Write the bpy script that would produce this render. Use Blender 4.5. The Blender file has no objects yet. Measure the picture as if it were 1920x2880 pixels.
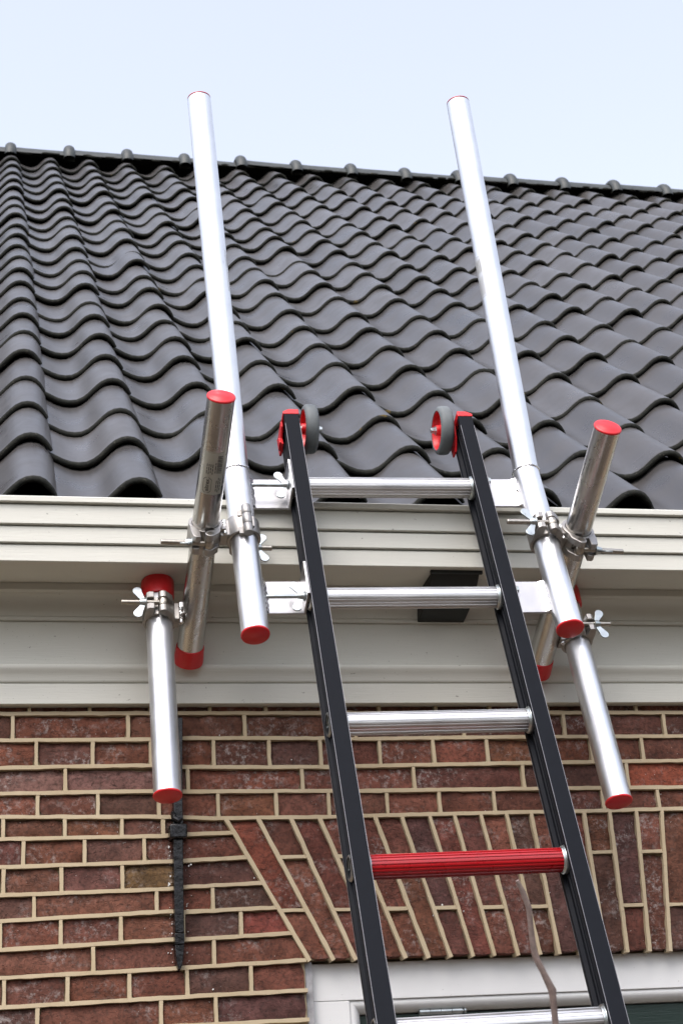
import bpy, bmesh, math, random
from mathutils import Vector, Matrix
V = Vector
scene = bpy.context.scene
rnd = random.Random(7)

# ------------------------------------------------------------------ camera
cam_d = bpy.data.cameras.new("camera")
cam = bpy.data.objects.new("camera", cam_d)
scene.collection.objects.link(cam)
CX = V((0.9786, -0.1951, -0.0650)).normalized()
CB = V((0.2046, 0.8921, 0.4028)).normalized()
CY = CX.cross(CB).normalized()
CX = CB.cross(CY).normalized()
m = Matrix((CX, CY, -CB)).transposed().to_4x4()
m.translation = V((0.0, -3.125, 1.70))
cam.matrix_world = m
cam_d.sensor_fit = 'VERTICAL'
cam_d.sensor_height = 22.2
cam_d.sensor_width = 14.8
cam_d.lens = 4739.85 / 2880 * 22.2
cam_d.clip_start = 0.05
cam_d.clip_end = 400
cam_d.dof.use_dof = True
cam_d.dof.focus_distance = 3.3
cam_d.dof.aperture_fstop = 9.0
scene.camera = cam

# ------------------------------------------------------------------ sky, sun, exposure
SUN_EL, SUN_AZ = math.radians(54), math.radians(212)      # azimuth clockwise from +Y (north)
world = bpy.data.worlds.new("World")
scene.world = world
world.use_nodes = True
wn = world.node_tree
wn.nodes.clear()
sky = wn.nodes.new('ShaderNodeTexSky')
sky.sky_type = 'NISHITA'
sky.sun_disc = False
sky.sun_elevation = SUN_EL
sky.sun_rotation = SUN_AZ
sky.air_density = 2.0
sky.dust_density = 3.0
sky.ozone_density = 2.0
hs = wn.nodes.new('ShaderNodeHueSaturation')
hs.inputs['Saturation'].default_value = 0.5
bg = wn.nodes.new('ShaderNodeBackground')
bg.inputs['Strength'].default_value = 0.13
wo = wn.nodes.new('ShaderNodeOutputWorld')
wn.links.new(sky.outputs[0], hs.inputs['Color'])
tint = wn.nodes.new('ShaderNodeMix'); tint.data_type = 'RGBA'; tint.blend_type = 'MULTIPLY'
tint.inputs['Factor'].default_value = 1.0; tint.inputs[7].default_value = (1.0, 0.955, 1.0, 1)
wn.links.new(hs.outputs[0], tint.inputs[6])
wn.links.new(tint.outputs[2], bg.inputs['Color'])
wn.links.new(bg.outputs[0], wo.inputs['Surface'])
sun_d = bpy.data.lights.new("sun", 'SUN')
sun_d.energy = 0.95
sun_d.angle = math.radians(40)
sun_d.color = (1.0, 0.965, 0.92)
sun = bpy.data.objects.new("sun", sun_d)
scene.collection.objects.link(sun)
sdir = V((math.sin(SUN_AZ) * math.cos(SUN_EL), math.cos(SUN_AZ) * math.cos(SUN_EL), math.sin(SUN_EL)))
sun.rotation_euler = sdir.to_track_quat('Z', 'Y').to_euler()
sun.location = (-4, -8, 12)
vs = scene.view_settings
vs.view_transform = 'Standard'
vs.look = 'None'
vs.gamma = 1.0
vs.use_curve_mapping = False
vs.exposure = 1.30

# ------------------------------------------------------------------ helpers
COL = scene.collection

def link(o, parent=None):
    COL.objects.link(o)
    if parent is not None:
        o.parent = parent
    return o

def empty(name, loc, label=None, cat=None, group=None):
    o = bpy.data.objects.new(name, None)
    o.empty_display_size = 0.05
    o.location = loc
    link(o)
    if label: o["label"] = label
    if cat: o["category"] = cat
    if group: o["group"] = group
    return o

class MB:
    """collects shapes given in world coordinates into one mesh"""
    def __init__(s):
        s.v, s.f, s.m = [], [], []
    def add(s, vs, fs, mi=0):
        b = len(s.v)
        s.v += [V(p) for p in vs]
        for f in fs:
            s.f.append([i + b for i in f]); s.m.append(mi)
    def box(s, c, ax, ay, az, mi=0):
        c, ax, ay, az = V(c), V(ax), V(ay), V(az)
        vs = [c + ax*i + ay*j + az*k for k in (-1, 1) for j in (-1, 1) for i in (-1, 1)]
        s.add(vs, [(0,2,3,1),(4,5,7,6),(0,1,5,4),(2,6,7,3),(0,4,6,2),(1,3,7,5)], mi)
    def aabb(s, x0, x1, y0, y1, z0, z1, mi=0):
        s.box(((x0+x1)/2,(y0+y1)/2,(z0+z1)/2), ((x1-x0)/2,0,0), (0,(y1-y0)/2,0), (0,0,(z1-z0)/2), mi)
    def lathe(s, o, a, prof, n=40, mi=0, ref=None, close=True, ang=(0, 2*math.pi), rmod=None):
        """prof: list of (t along axis, radius)"""
        o, a = V(o), V(a).normalized()
        e1 = (V(ref) if ref is not None else (V((0,0,1)) if abs(a.z) < .9 else V((1,0,0))))
        e1 = (e1 - a*e1.dot(a)).normalized()
        e2 = a.cross(e1)
        full = abs(ang[1]-ang[0]-2*math.pi) < 1e-6
        cnt = n if full else n+1
        vs, fs = [], []
        for (t, r) in prof:
            for k in range(cnt):
                th = ang[0] + (ang[1]-ang[0])*k/n
                rr = r if rmod is None else rmod(t, r, th)
                vs.append(o + a*t + (e1*math.cos(th) + e2*math.sin(th))*rr)
        for i in range(len(prof)-1):
            for k in range(n):
                k2 = (k+1) % cnt
                fs.append((i*cnt+k, i*cnt+k2, (i+1)*cnt+k2, (i+1)*cnt+k))
        if close and full:
            if prof[0][1] > 1e-6: fs.append(tuple(reversed(range(cnt))))
            if prof[-1][1] > 1e-6: fs.append(tuple(range((len(prof)-1)*cnt, len(prof)*cnt)))
        s.add(vs, fs, mi)
    def cyl(s, p0, p1, r, n=24, mi=0, r1=None):
        p0, p1 = V(p0), V(p1)
        s.lathe(p0, p1-p0, [(0, r), ((p1-p0).length, r if r1 is None else r1)], n, mi)
    def prism(s, poly, o, ex, ey, ez, d0, d1, mi=0):
        """poly in (ex,ey) plane, swept from d0 to d1 along ez"""
        o, ex, ey, ez = V(o), V(ex), V(ey), V(ez)
        n = len(poly)
        vs = [o+ex*p[0]+ey*p[1]+ez*d0 for p in poly] + [o+ex*p[0]+ey*p[1]+ez*d1 for p in poly]
        fs = [tuple(reversed(range(n))), tuple(range(n, 2*n))]
        fs += [(i, (i+1)%n, n+(i+1)%n, n+i) for i in range(n)]
        s.add(vs, fs, mi)
    def arcband(s, o, a, e1, e2, r0, r1, t0, t1, th0, th1, n=18, mi=0):
        """part of a thick ring round axis a"""
        o, a, e1, e2 = V(o), V(a), V(e1), V(e2)
        vs, fs = [], []
        for k in range(n+1):
            th = th0 + (th1-th0)*k/n
            d = e1*math.cos(th) + e2*math.sin(th)
            vs += [o+d*r0+a*t0, o+d*r1+a*t0, o+d*r1+a*t1, o+d*r0+a*t1]
        for k in range(n):
            b = 4*k
            for j in range(4):
                fs.append((b+j, b+(j+1)%4, b+4+(j+1)%4, b+4+j))
        fs += [(0,3,2,1), (4*n, 4*n+1, 4*n+2, 4*n+3)]
        s.add(vs, fs, mi)
    def sweep(s, pts, rad, n=10, mi=0):
        pts = [V(p) for p in pts]
        rings = []
        for i, p in enumerate(pts):
            t = (pts[min(i+1, len(pts)-1)] - pts[max(i-1, 0)]).normalized()
            e1 = (V((0.3,1,0.2)) - t*V((0.3,1,0.2)).dot(t)).normalized()
            e2 = t.cross(e1)
            r = rad[i] if hasattr(rad, '__len__') else rad
            rings.append([p + (e1*math.cos(2*math.pi*k/n) + e2*math.sin(2*math.pi*k/n))*r for k in range(n)])
        vs = [q for r in rings for q in r]
        fs = [(i*n+k, i*n+(k+1)%n, (i+1)*n+(k+1)%n, (i+1)*n+k) for i in range(len(pts)-1) for k in range(n)]
        fs += [tuple(reversed(range(n))), tuple(range((len(pts)-1)*n, len(pts)*n))]
        s.add(vs, fs, mi)
    def mesh(s, name, mats, origin=(0,0,0), sharp=35, flat=False):
        o = V(origin)
        me = bpy.data.meshes.new(name)
        me.from_pydata([p-o for p in s.v], [], s.f)
        for mt in (mats if isinstance(mats, (list, tuple)) else [mats]):
            me.materials.append(mt)
        me.polygons.foreach_set('material_index', s.m)
        bm = bmesh.new(); bm.from_mesh(me)
        bmesh.ops.recalc_face_normals(bm, faces=bm.faces[:])
        bm.to_mesh(me); bm.free()
        if not flat:
            me.shade_smooth()
            me.set_sharp_from_angle(angle=math.radians(sharp))
        me.update()
        return me
    def build(s, name, mats, parent=None, sharp=35, flat=False, bevel=0.0):
        root = parent
        o = V((0,0,0))
        while root is not None:
            o += root.location; root = root.parent
        ob = bpy.data.objects.new(name, s.mesh(name, mats, o, sharp, flat))
        link(ob, parent)
        if bevel > 0:
            b = ob.modifiers.new('bevel', 'BEVEL'); b.width = bevel; b.segments = 2; b.limit_method = 'ANGLE'
            b.angle_limit = math.radians(50); b.harden_normals = False
        return ob

def struct(o):
    o["kind"] = "structure"; return o
def stuff(o):
    o["kind"] = "stuff"; return o

# ------------------------------------------------------------------ materials
class NT:
    def __init__(s, name):
        s.mat = bpy.data.materials.new(name); s.mat.use_nodes = True
        s.t = s.mat.node_tree; s.b = s.t.nodes['Principled BSDF']
    def n(s, kind, **kw):
        nd = s.t.nodes.new('ShaderNode'+kind)
        for k, v in kw.items():
            if k in nd.inputs.keys() if hasattr(nd.inputs, 'keys') else False: nd.inputs[k].default_value = v
            else: setattr(nd, k, v)
        return nd
    def l(s, a, b): s.t.links.new(a, b)
    def coord(s, scale=(1,1,1), rnd_off=False, kind='Object'):
        tc = s.n('TexCoord'); mp = s.n('Mapping'); mp.inputs['Scale'].default_value = scale
        s.l(tc.outputs[kind], mp.inputs['Vector'])
        if rnd_off:
            oi = s.n('ObjectInfo'); mu = s.n('Math', operation='MULTIPLY'); mu.inputs[1].default_value = 37.0
            s.l(oi.outputs['Random'], mu.inputs[0])
            cb = s.n('CombineXYZ'); s.l(mu.outputs[0], cb.inputs[0]); s.l(mu.outputs[0], cb.inputs[1]); s.l(mu.outputs[0], cb.inputs[2])
            s.l(cb.outputs[0], mp.inputs['Location'])
        return mp.outputs[0]
    def noise(s, vec, scale, detail=4, rough=.55, dist=0.0):
        nd = s.n('TexNoise'); nd.inputs['Scale'].default_value = scale; nd.inputs['Detail'].default_value = detail
        nd.inputs['Roughness'].default_value = rough; nd.inputs['Distortion'].default_value = dist
        s.l(vec, nd.inputs['Vector']); return nd.outputs['Fac']
    def ramp(s, fac, stops, interp='LINEAR'):
        r = s.n('ValToRGB'); r.color_ramp.interpolation = interp
        e = r.color_ramp.elements
        while len(e) < len(stops): e.new(.5)
        for el, (p, c) in zip(e, stops):
            el.position = p; el.color = (c, c, c, 1) if not hasattr(c, '__len__') else (*c, 1)
        s.l(fac, r.inputs[0]); return r.outputs[0]
    def mix(s, fac, a, b, mode='MIX'):
        mx = s.n('Mix', data_type='RGBA', blend_type=mode)
        for sock, val in ((mx.inputs['Factor'], fac), (mx.inputs[6], a), (mx.inputs[7], b)):
            if hasattr(val, 'node'): s.l(val, sock)
            elif hasattr(val, '__len__'): sock.default_value = (*val[:3], 1)
            else: sock.default_value = val
        return mx.outputs[2]
    def bump(s, h, strength=.3, dist=.001, prev=None):
        b = s.n('Bump'); b.inputs['Strength'].default_value = strength; b.inputs['Distance'].default_value = dist
        s.l(h, b.inputs['Height'])
        if prev is not None: s.l(prev, b.inputs['Normal'])
        s.l(b.outputs[0], s.b.inputs['Normal']); return b.outputs[0]
    def set(s, **kw):
        nm = {'color':'Base Color','rough':'Roughness','metal':'Metallic','spec':'Specular IOR Level','coat':'Coat Weight','coat_rough':'Coat Roughness','aniso':'Anisotropic','trans':'Transmission Weight','ior':'IOR','alpha':'Alpha'}
        for k, v in kw.items():
            sk = s.b.inputs[nm[k]]
            if hasattr(v, 'node'): s.l(v, sk)
            elif hasattr(v, '__len__'): sk.default_value = (*v, 1)
            else: sk.default_value = v
        return s

def mat_brick():
    t = NT('brick_clay'); c = t.coord(rnd_off=True)
    oi = t.n('ObjectInfo')
    n1 = t.noise(c, 26, 5, .6); n2 = t.noise(c, 140, 5, .65); n3 = t.noise(c, 11, 3, .5)
    base = t.mix(t.ramp(n1, [(.30, 0), (.72, 1)]), t.mix(.58, oi.outputs['Color'], (0,0,0), 'MIX'), oi.outputs['Color'])
    base = t.mix(t.ramp(n2, [(.33, .6), (.55, 0)]), base, (.030, .020, .016))
    cr = t.noise(t.coord((1, 1, 2.4), True), 34, 2, .5, 1.2)
    crack = t.ramp(cr, [(.485, 0), (.5, 1), (.515, 0)])
    base = t.mix(t.mix(.5, t.mix(1.0, crack, t.ramp(n3, [(.52, 0), (.62, 1)]), 'MULTIPLY'), (0,0,0)), base, (.012, .009, .008))
    w = t.noise(c, 95, 6, .75); wmask = t.ramp(t.noise(t.coord((1,1,1.6), True), 9, 2, .5), [(.47, 0), (.68, 1)])
    lime = t.mix(1.0, t.ramp(w, [(.50, 0), (.66, .75)]), wmask, 'MULTIPLY')
    base = t.mix(lime, base, (.42, .38, .36))
    char = t.ramp(t.noise(t.coord((1, 1, 1.5), True), 42, 6, .72, .6), [(.60, 0), (.70, .75)])
    base = t.mix(char, base, (.045, .028, .024))
    sp = t.ramp(t.noise(c, 210, 2, .5), [(.745, 0), (.775, .8)])
    base = t.mix(sp, base, (.55, .53, .5))
    h = t.mix(.5, n2, crack); t.set(color=base, rough=.9, spec=.25)
    b = t.bump(n1, .8, .006); t.bump(h, .8, .003, b)
    return t.mat

def mat_mortar():
    t = NT('lime_mortar'); c = t.coord()
    n1 = t.noise(c, 160, 4, .7); n2 = t.noise(c, 7, 4, .6); n3 = t.noise(c, 420, 3, .6)
    col = t.mix(t.ramp(n2, [(.3, 0), (.75, 1)]), (.45, .365, .235), (.53, .445, .31))
    col = t.mix(t.ramp(n1, [(.60, 0), (.78, .6)]), col, (.27, .215, .14))
    t.set(color=col, rough=.95, spec=.15)
    b = t.bump(n1, .35, .0012); t.bump(n3, .3, .0006, b)
    return t.mat

def mat_paint(name, col, grain=.35, dirt=.55, rough=.5):
    t = NT(name)
    g = t.noise(t.coord((4, 60, 60)), 5, 5, .6, .3); c = t.coord()
    patch = t.noise(t.coord((.6, 2, 2)), 4, 4, .6)
    cc = t.mix(t.ramp(patch, [(.3, 0), (.7, 1)]), tuple(x*.92 for x in col), col)
    speck = t.ramp(t.noise(t.coord((.6, 1, 1)), 130, 2, .5), [(.735, 0), (.76, dirt)])
    fine = t.ramp(t.noise(c, 330, 1, .5), [(.74, 0), (.78, dirt*.7)])
    cc = t.mix(speck, cc, (.13, .11, .085)); cc = t.mix(fine, cc, (.16, .14, .11))
    crk = t.ramp(t.noise(t.coord((6, 90, 90)), 6, 3, .5), [(.72, 0), (.78, dirt*.55)])
    cc = t.mix(crk, cc, tuple(x*.45 for x in col))
    t.set(color=cc, rough=rough, spec=.4)
    t.bump(g, grain, .0012)
    return t.mat

def mat_tile():
    t = NT('glazed_tile'); c = t.coord(rnd_off=True); oi = t.n('ObjectInfo')
    n1 = t.noise(c, 9, 4, .55); n2 = t.noise(c, 240, 4, .7); n3 = t.noise(t.coord((1, .25, 1), True), 30, 4, .6)
    a = t.mix(oi.outputs['Random'], (.036, .035, .035), (.070, .066, .064))
    col = t.mix(t.ramp(n1, [(.3, 0), (.75, 1)]), a, (.062, .058, .055))
    col = t.mix(t.ramp(n3, [(.55, 0), (.85, .5)]), col, (.036, .035, .034))
    col = t.mix(t.ramp(n2, [(.68, 0), (.76, .75)]), col, (.02, .018, .016))
    sp = t.ramp(t.noise(c, 75, 1, .5), [(.795, 0), (.815, .8)])
    col = t.mix(sp, col, (.02, .016, .012))
    lt = t.ramp(t.noise(t.coord((1, 2.5, 1), True), 60, 2, .5), [(.80, 0), (.83, .6)])
    col = t.mix(lt, col, (.3, .29, .28))
    t.set(color=col, rough=t.ramp(n1, [(.3, .25), (.7, .40)]), spec=.48)
    t.bump(n2, .10, .0008)
    return t.mat

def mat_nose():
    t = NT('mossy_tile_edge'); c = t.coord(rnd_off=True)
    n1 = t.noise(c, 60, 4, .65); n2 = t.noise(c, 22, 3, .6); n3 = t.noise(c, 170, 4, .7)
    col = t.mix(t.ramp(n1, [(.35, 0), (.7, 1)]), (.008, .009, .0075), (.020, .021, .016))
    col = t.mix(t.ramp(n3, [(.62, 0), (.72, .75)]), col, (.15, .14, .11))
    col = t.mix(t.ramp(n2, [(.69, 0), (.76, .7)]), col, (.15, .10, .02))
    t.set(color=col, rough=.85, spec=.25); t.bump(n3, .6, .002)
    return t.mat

def mat_simple(name, col, rough=.5, metal=0.0, spec=.5, nscale=60, var=.12, bump=.0, bd=.001, detail=4, coat=0):
    t = NT(name); c = t.coord()
    n1 = t.noise(c, nscale, detail, .6)
    cc = t.mix(t.ramp(n1, [(.3, 0), (.7, 1)]), tuple(x*(1-var) for x in col), tuple(min(1, x*(1+var)) for x in col))
    rr = t.ramp(n1, [(.3, max(0, rough-.06)), (.7, min(1, rough+.06))])
    t.set(color=cc, rough=rr, metal=metal, spec=spec)
    if coat: t.set(coat=coat, coat_rough=.15)
    if bump: t.bump(n1, bump, bd)
    return t.mat

def mat_alu(name, col=(.80, .81, .83), rough=.40, streak=.25):
    t = NT(name)
    s1 = t.noise(t.coord((70, 70, 2.2)), 8, 4, .6); s2 = t.noise(t.coord(), 14, 4, .6); s3 = t.noise(t.coord((1, 1, .35)), 120, 3, .6)
    cc = t.mix(t.ramp(s2, [(.35, 0), (.7, 1)]), tuple(x*.90 for x in col), col)
    cc = t.mix(t.ramp(s3, [(.73, 0), (.77, .4)]), cc, tuple(x*.45 for x in col))
    t.set(color=cc, metal=1.0, rough=t.ramp(s2, [(.25, rough-.07), (.75, rough+.09)]))
    t.bump(s1, streak, .0004)
    return t.mat

M = {}
M['brick'] = mat_brick(); M['mortar'] = mat_mortar()
M['white'] = mat_paint('white_painted_wood', (.635, .635, .570))
M['frame'] = mat_paint('white_frame_paint', (.77, .78, .77), .12, .25)
M['green'] = mat_paint('dark_green_paint', (.018, .034, .028), .5, .0, .35)
M['tile'] = mat_tile(); M['nose'] = mat_nose()
M['ridge'] = mat_simple('ridge_tile_clay', (.042, .048, .047), .5, spec=.4, nscale=30, var=.35, bump=.2, bd=.003)
M['lichen'] = mat_nose()
M['deck'] = mat_simple('dark_underlay', (.012, .011, .010), .9, spec=.1)
M['alu'] = mat_alu('aluminium_tube')
M['alu_reflect_dark'] = mat_alu('aluminium_tube_reflect_dark', (.54, .53, .51), .25, .3)  # strut copy of the tube metal, darkened for reflected ground and trees
M['plate'] = mat_alu('brushed_aluminium_plate', (.47, .47, .48), .38, .5)
M['rung'] = mat_alu('ribbed_aluminium', (.72, .72, .72), .40, .0)
M['cast'] = mat_simple('cast_aluminium', (.37, .355, .335), .46, metal=.9, nscale=120, var=.12, bump=.25, bd=.0006)
M['weld'] = mat_simple('weld_metal', (.80, .80, .80), .27, metal=1.0, nscale=220, var=.15, bump=.3, bd=.0008)
M['zinc'] = mat_simple('zinc_plated_steel', (.46, .50, .50), .32, metal=.92, nscale=70, var=.14)
M['bolt'] = mat_simple('plain_bolt_steel', (.42, .39, .34), .34, metal=1.0, nscale=200, var=.2)
M['red'] = mat_simple('red_plastic', (.62, .014, .020), .36, spec=.5, nscale=25, var=.07, bump=.05)
M['red_alu'] = mat_simple('red_lacquered_metal', (.36, .004, .008), .30, spec=.5, nscale=25, var=.06, coat=.25)
M['rubber'] = mat_simple('grey_rubber', (.135, .15, .155), .62, spec=.35, nscale=18, var=.25, bump=.15, bd=.001)
M['black'] = mat_simple('black_anodised', (.0095, .011, .0145), .55, spec=.06, nscale=30, var=.10)
M['edge'] = mat_simple('bare_rail_edge', (.20, .20, .21), .4, metal=.6)
M['iron'] = mat_simple('black_iron_paint', (.006, .006, .007), .26, spec=.45, nscale=75, var=.3, bump=.55, bd=.002)
M['lead'] = mat_simple('black_lead', (.014, .016, .015), .55, spec=.35, nscale=40, var=.3, bump=.2, bd=.002)
M['bark'] = mat_simple('twig_bark', (.24, .185, .165), .8, spec=.25, nscale=90, var=.35, bump=.4, bd=.001)
M['seal'] = mat_simple('grey_sealant', (.34, .34, .35), .7, nscale=60, var=.3, bump=.4, bd=.002)
M['print'] = mat_simple('label_print', (.06, .062, .06), .6, nscale=50, var=.1)
def mat_film():
    t = NT('label_film'); t.set(color=(.56, .57, .50), rough=.42, alpha=.62, metal=.25); return t.mat
M['film'] = mat_film()
def mat_clear():
    t = NT('clear_label_film'); t.set(color=(.6,.6,.56), rough=.4, alpha=.22); return t.mat
M['clear'] = mat_clear()
M['faint'] = mat_simple('faint_label_print', (.40,.40,.39), .6)
def mat_glass():
    t = NT('window_glass'); t.set(color=(.03, .035, .035), rough=.04, spec=.6); return t.mat
M['glass'] = mat_glass()
def mat_ground():
    t = NT('garden_ground'); c = t.coord()
    n1 = t.noise(c, 3, 6, .65); n2 = t.noise(c, 40, 5, .7)
    col = t.mix(t.ramp(n1, [(.35, 0), (.65, 1)]), (.060, .043, .029), (.085, .064, .044))
    col = t.mix(t.ramp(n2, [(.45, 0), (.75, .6)]), col, (.045, .042, .028))
    t.set(color=col, rough=.95); t.bump(n2, .5, .02); return t.mat
M['ground'] = mat_ground()
def mat_wallfar():
    t = NT('far_brickwork'); tc = t.n('TexCoord'); sp = t.n('SeparateXYZ'); cb = t.n('CombineXYZ')
    t.l(tc.outputs['Object'], sp.inputs[0]); t.l(sp.outputs[0], cb.inputs[0]); t.l(sp.outputs[2], cb.inputs[1])
    b = t.n('TexBrick'); b.inputs['Scale'].default_value = 1.0; b.inputs['Brick Width'].default_value = .22; b.inputs['Row Height'].default_value = .049
    b.inputs['Mortar Size'].default_value = .004; b.inputs['Color1'].default_value = (.15,.06,.045,1); b.inputs['Color2'].default_value = (.20,.08,.06,1)
    b.inputs['Mortar'].default_value = (.5,.42,.28,1); t.l(cb.outputs[0], b.inputs['Vector'])
    t.set(color=b.outputs[0], rough=.9); return t.mat
M['far'] = mat_wallfar()

# ------------------------------------------------------------------ ground
g = MB(); g.add([(-90,-90,0),(90,-90,0),(90,90,0),(-90,90,0)], [(0,1,2,3)])
struct(g.build('ground', M['ground'], flat=True))

# trees added out of view to block low sky and darken the metal
tl = MB(); R_ = random.Random(3)
for k in range(5200):
    ph = math.radians(R_.uniform(-98, 98)); d_ = 13.5 + R_.gauss(0, .8) + 2.0*abs(math.sin(ph*3))
    hmax = 5.2 + 1.0*math.sin(ph*7.3) + .7*math.sin(ph*17+1)
    z_ = hmax*math.sqrt(R_.random()) if R_.random() < .75 else R_.uniform(0, hmax)
    c = V((.6 + d_*math.sin(ph), -2.0 - d_*math.cos(ph), z_)); q = .26 + .30*R_.random()
    a_ = V((R_.gauss(0,1), R_.gauss(0,1), R_.gauss(0,1))).normalized(); b_ = a_.cross(V((R_.gauss(0,1), R_.gauss(0,1), R_.gauss(0,1)))).normalized()
    tl.add([c-a_*q-b_*q*.5, c+a_*q-b_*q*.7, c+a_*q*.8+b_*q*.6, c-a_*q*.7+b_*q*.8], [(0,1,2,3)])
for k in range(60):      # trunks
    ph = math.radians(-98+196*k/59+R_.uniform(-1,1)); d_ = 13+R_.gauss(0,.6)
    p = V((.6 + d_*math.sin(ph), -2.0 - d_*math.cos(ph), 0)); tl.cyl(p, p+V((R_.gauss(0,.2),R_.gauss(0,.2),5.2)), .13, 6, r1=.04)
stuff(tl.build('added_tree_line', mat_simple('added_tree_foliage', (.055,.052,.030), .85, spec=.2, nscale=.8, var=.4), flat=True))

# ------------------------------------------------------------------ house
XA, XB = -2.1, 5.6
house = empty('brick_house', (1.5, 2.0, 0.0), 'brick house with dark wavy tiled roof, white wooden gutter cornice and flat brick arch', 'house')

# wall body (behind bricks), opening for the window
OX0, OX1, OZ0, OZ1 = 0.588, 2.41, 0.95, 2.205
w = MB()
for (x0, x1, z0, z1) in ((XA, OX0, 0, 2.95), (OX1, XB, 0, 2.95), (OX0, OX1, 0, OZ0), (OX0, OX1, OZ1, 2.95)):
    w.aabb(x0, x1, .0125, .26, z0, z1)
wall = w.build('wall', M['far'], house, flat=True)

BEDS = {
'a': [(0.028,2.677),(0.377,2.677),(1.119,2.675),(1.405,2.674)],
'b': [(0.029,2.625),(0.312,2.625),(0.375,2.627),(0.647,2.625),(0.706,2.623),(1.033,2.625),(1.398,2.624)],
'c': [(0.03,2.572),(0.311,2.574),(0.374,2.57),(0.652,2.567),(0.709,2.568),(1.027,2.571),(1.39,2.573)],
'd': [(0.031,2.523),(0.311,2.524),(0.372,2.522),(0.658,2.52),(0.713,2.519),(1.022,2.519),(1.381,2.518)],
'e': [(0.031,2.479),(0.318,2.475),(0.427,2.47),(0.66,2.469),(0.709,2.47),(1.016,2.472),(1.151,2.472),(1.374,2.474)],
'f': [(0.032,2.438),(0.327,2.438),(0.372,2.44),(0.46,2.442)],
'g': [(0.033,2.386),(0.344,2.39),(0.371,2.391),(0.492,2.395)],
'h': [(0.034,2.335),(0.337,2.339),(0.369,2.342),(0.514,2.346)],
'i': [(0.035,2.289),(0.34,2.298),(0.37,2.296),(0.544,2.3)],
'j': [(0.035,2.238),(0.341,2.247),(0.367,2.246),(0.565,2.252)],
'k': [(0.036,2.189),(0.34,2.195),(0.372,2.196),(0.586,2.202)],
'l': [(0.037,2.138),(0.338,2.144),(0.37,2.145),(0.585,2.148)],
'm': [(0.038,2.091),(0.337,2.094),(0.582,2.096)]}
PERP = [
 ('top','a',[0.083,0.197,0.312,0.428,0.537,0.649,0.764,0.88,0.992,1.114,1.209,1.304]),
 ('a','b',[0.053,0.269,0.494,0.714,0.934,1.145,1.36]),
 ('b','c',[0.097,0.202,0.312,0.432,0.54,0.641,0.759,0.868,0.978,1.087,1.196,1.305]),
 ('c','d',[0.151,0.381,0.602,0.824,1.047,1.265]),
 ('d','e',[0.1,0.211,0.325,0.437,0.549,0.651,0.766,0.871,0.982,1.094,1.207,1.324]),
 ('e','f',[0.038,0.15,0.255,0.332,0.358]),
 ('f','g',[0.186,0.296,0.360]),
 ('g','h',[0.04,0.144,0.255,0.357]),
 ('h','i',[0.095,0.317,0.421]),
 ('i','j',[0.036,0.143,0.251,0.365,0.472]),
 ('j','k',[0.201,0.42]),
 ('k','l',[0.044,0.155,0.265,0.369,0.486]),
 ('l','m',[0.103,0.321,0.42])]
ATOP = [(0.451,2.47),(0.512,2.47),(0.575,2.47),(0.631,2.47),(0.685,2.471),(0.739,2.471),(0.792,2.471),(0.848,2.471),(0.898,2.471),(0.951,2.472),(1.003,2.472),(1.054,2.472),(1.109,2.472),(1.163,2.472),(1.217,2.473),(1.273,2.473),(1.327,2.473),(1.381,2.473)]
ABOT = [(0.596,2.201),(0.641,2.201),(0.683,2.2),(0.731,2.2),(0.778,2.2),(0.822,2.199),(0.865,2.199),(0.909,2.199),(0.951,2.199),(0.997,2.198),(1.041,2.198),(1.079,2.198),(1.125,2.198),(1.172,2.197),(1.216,2.197),(1.261,2.197),(1.303,2.196),(1.348,2.196)]
while ATOP[-1][0] < 2.5:     # the arch goes on to the right of the picture, mirrored about its middle
    i = len(ATOP); k = (ATOP[-1][0]-1.5)
    ATOP.append((ATOP[-1][0]+.054, 2.473)); ABOT.append((1.5+(ATOP[-1][0]-1.5)*(.904/1.049), 2.197))

def bedz(k, x):
    if k == 'top': return 2.7265
    P = BEDS[k]
    if x <= P[0][0]: return P[0][1]
    if x >= P[-1][0]: return P[-1][1]
    for (x0, z0), (x1, z1) in zip(P, P[1:]):
        if x <= x1: return z0 + (z1-z0)*(x-x0)/(x1-x0)

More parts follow.
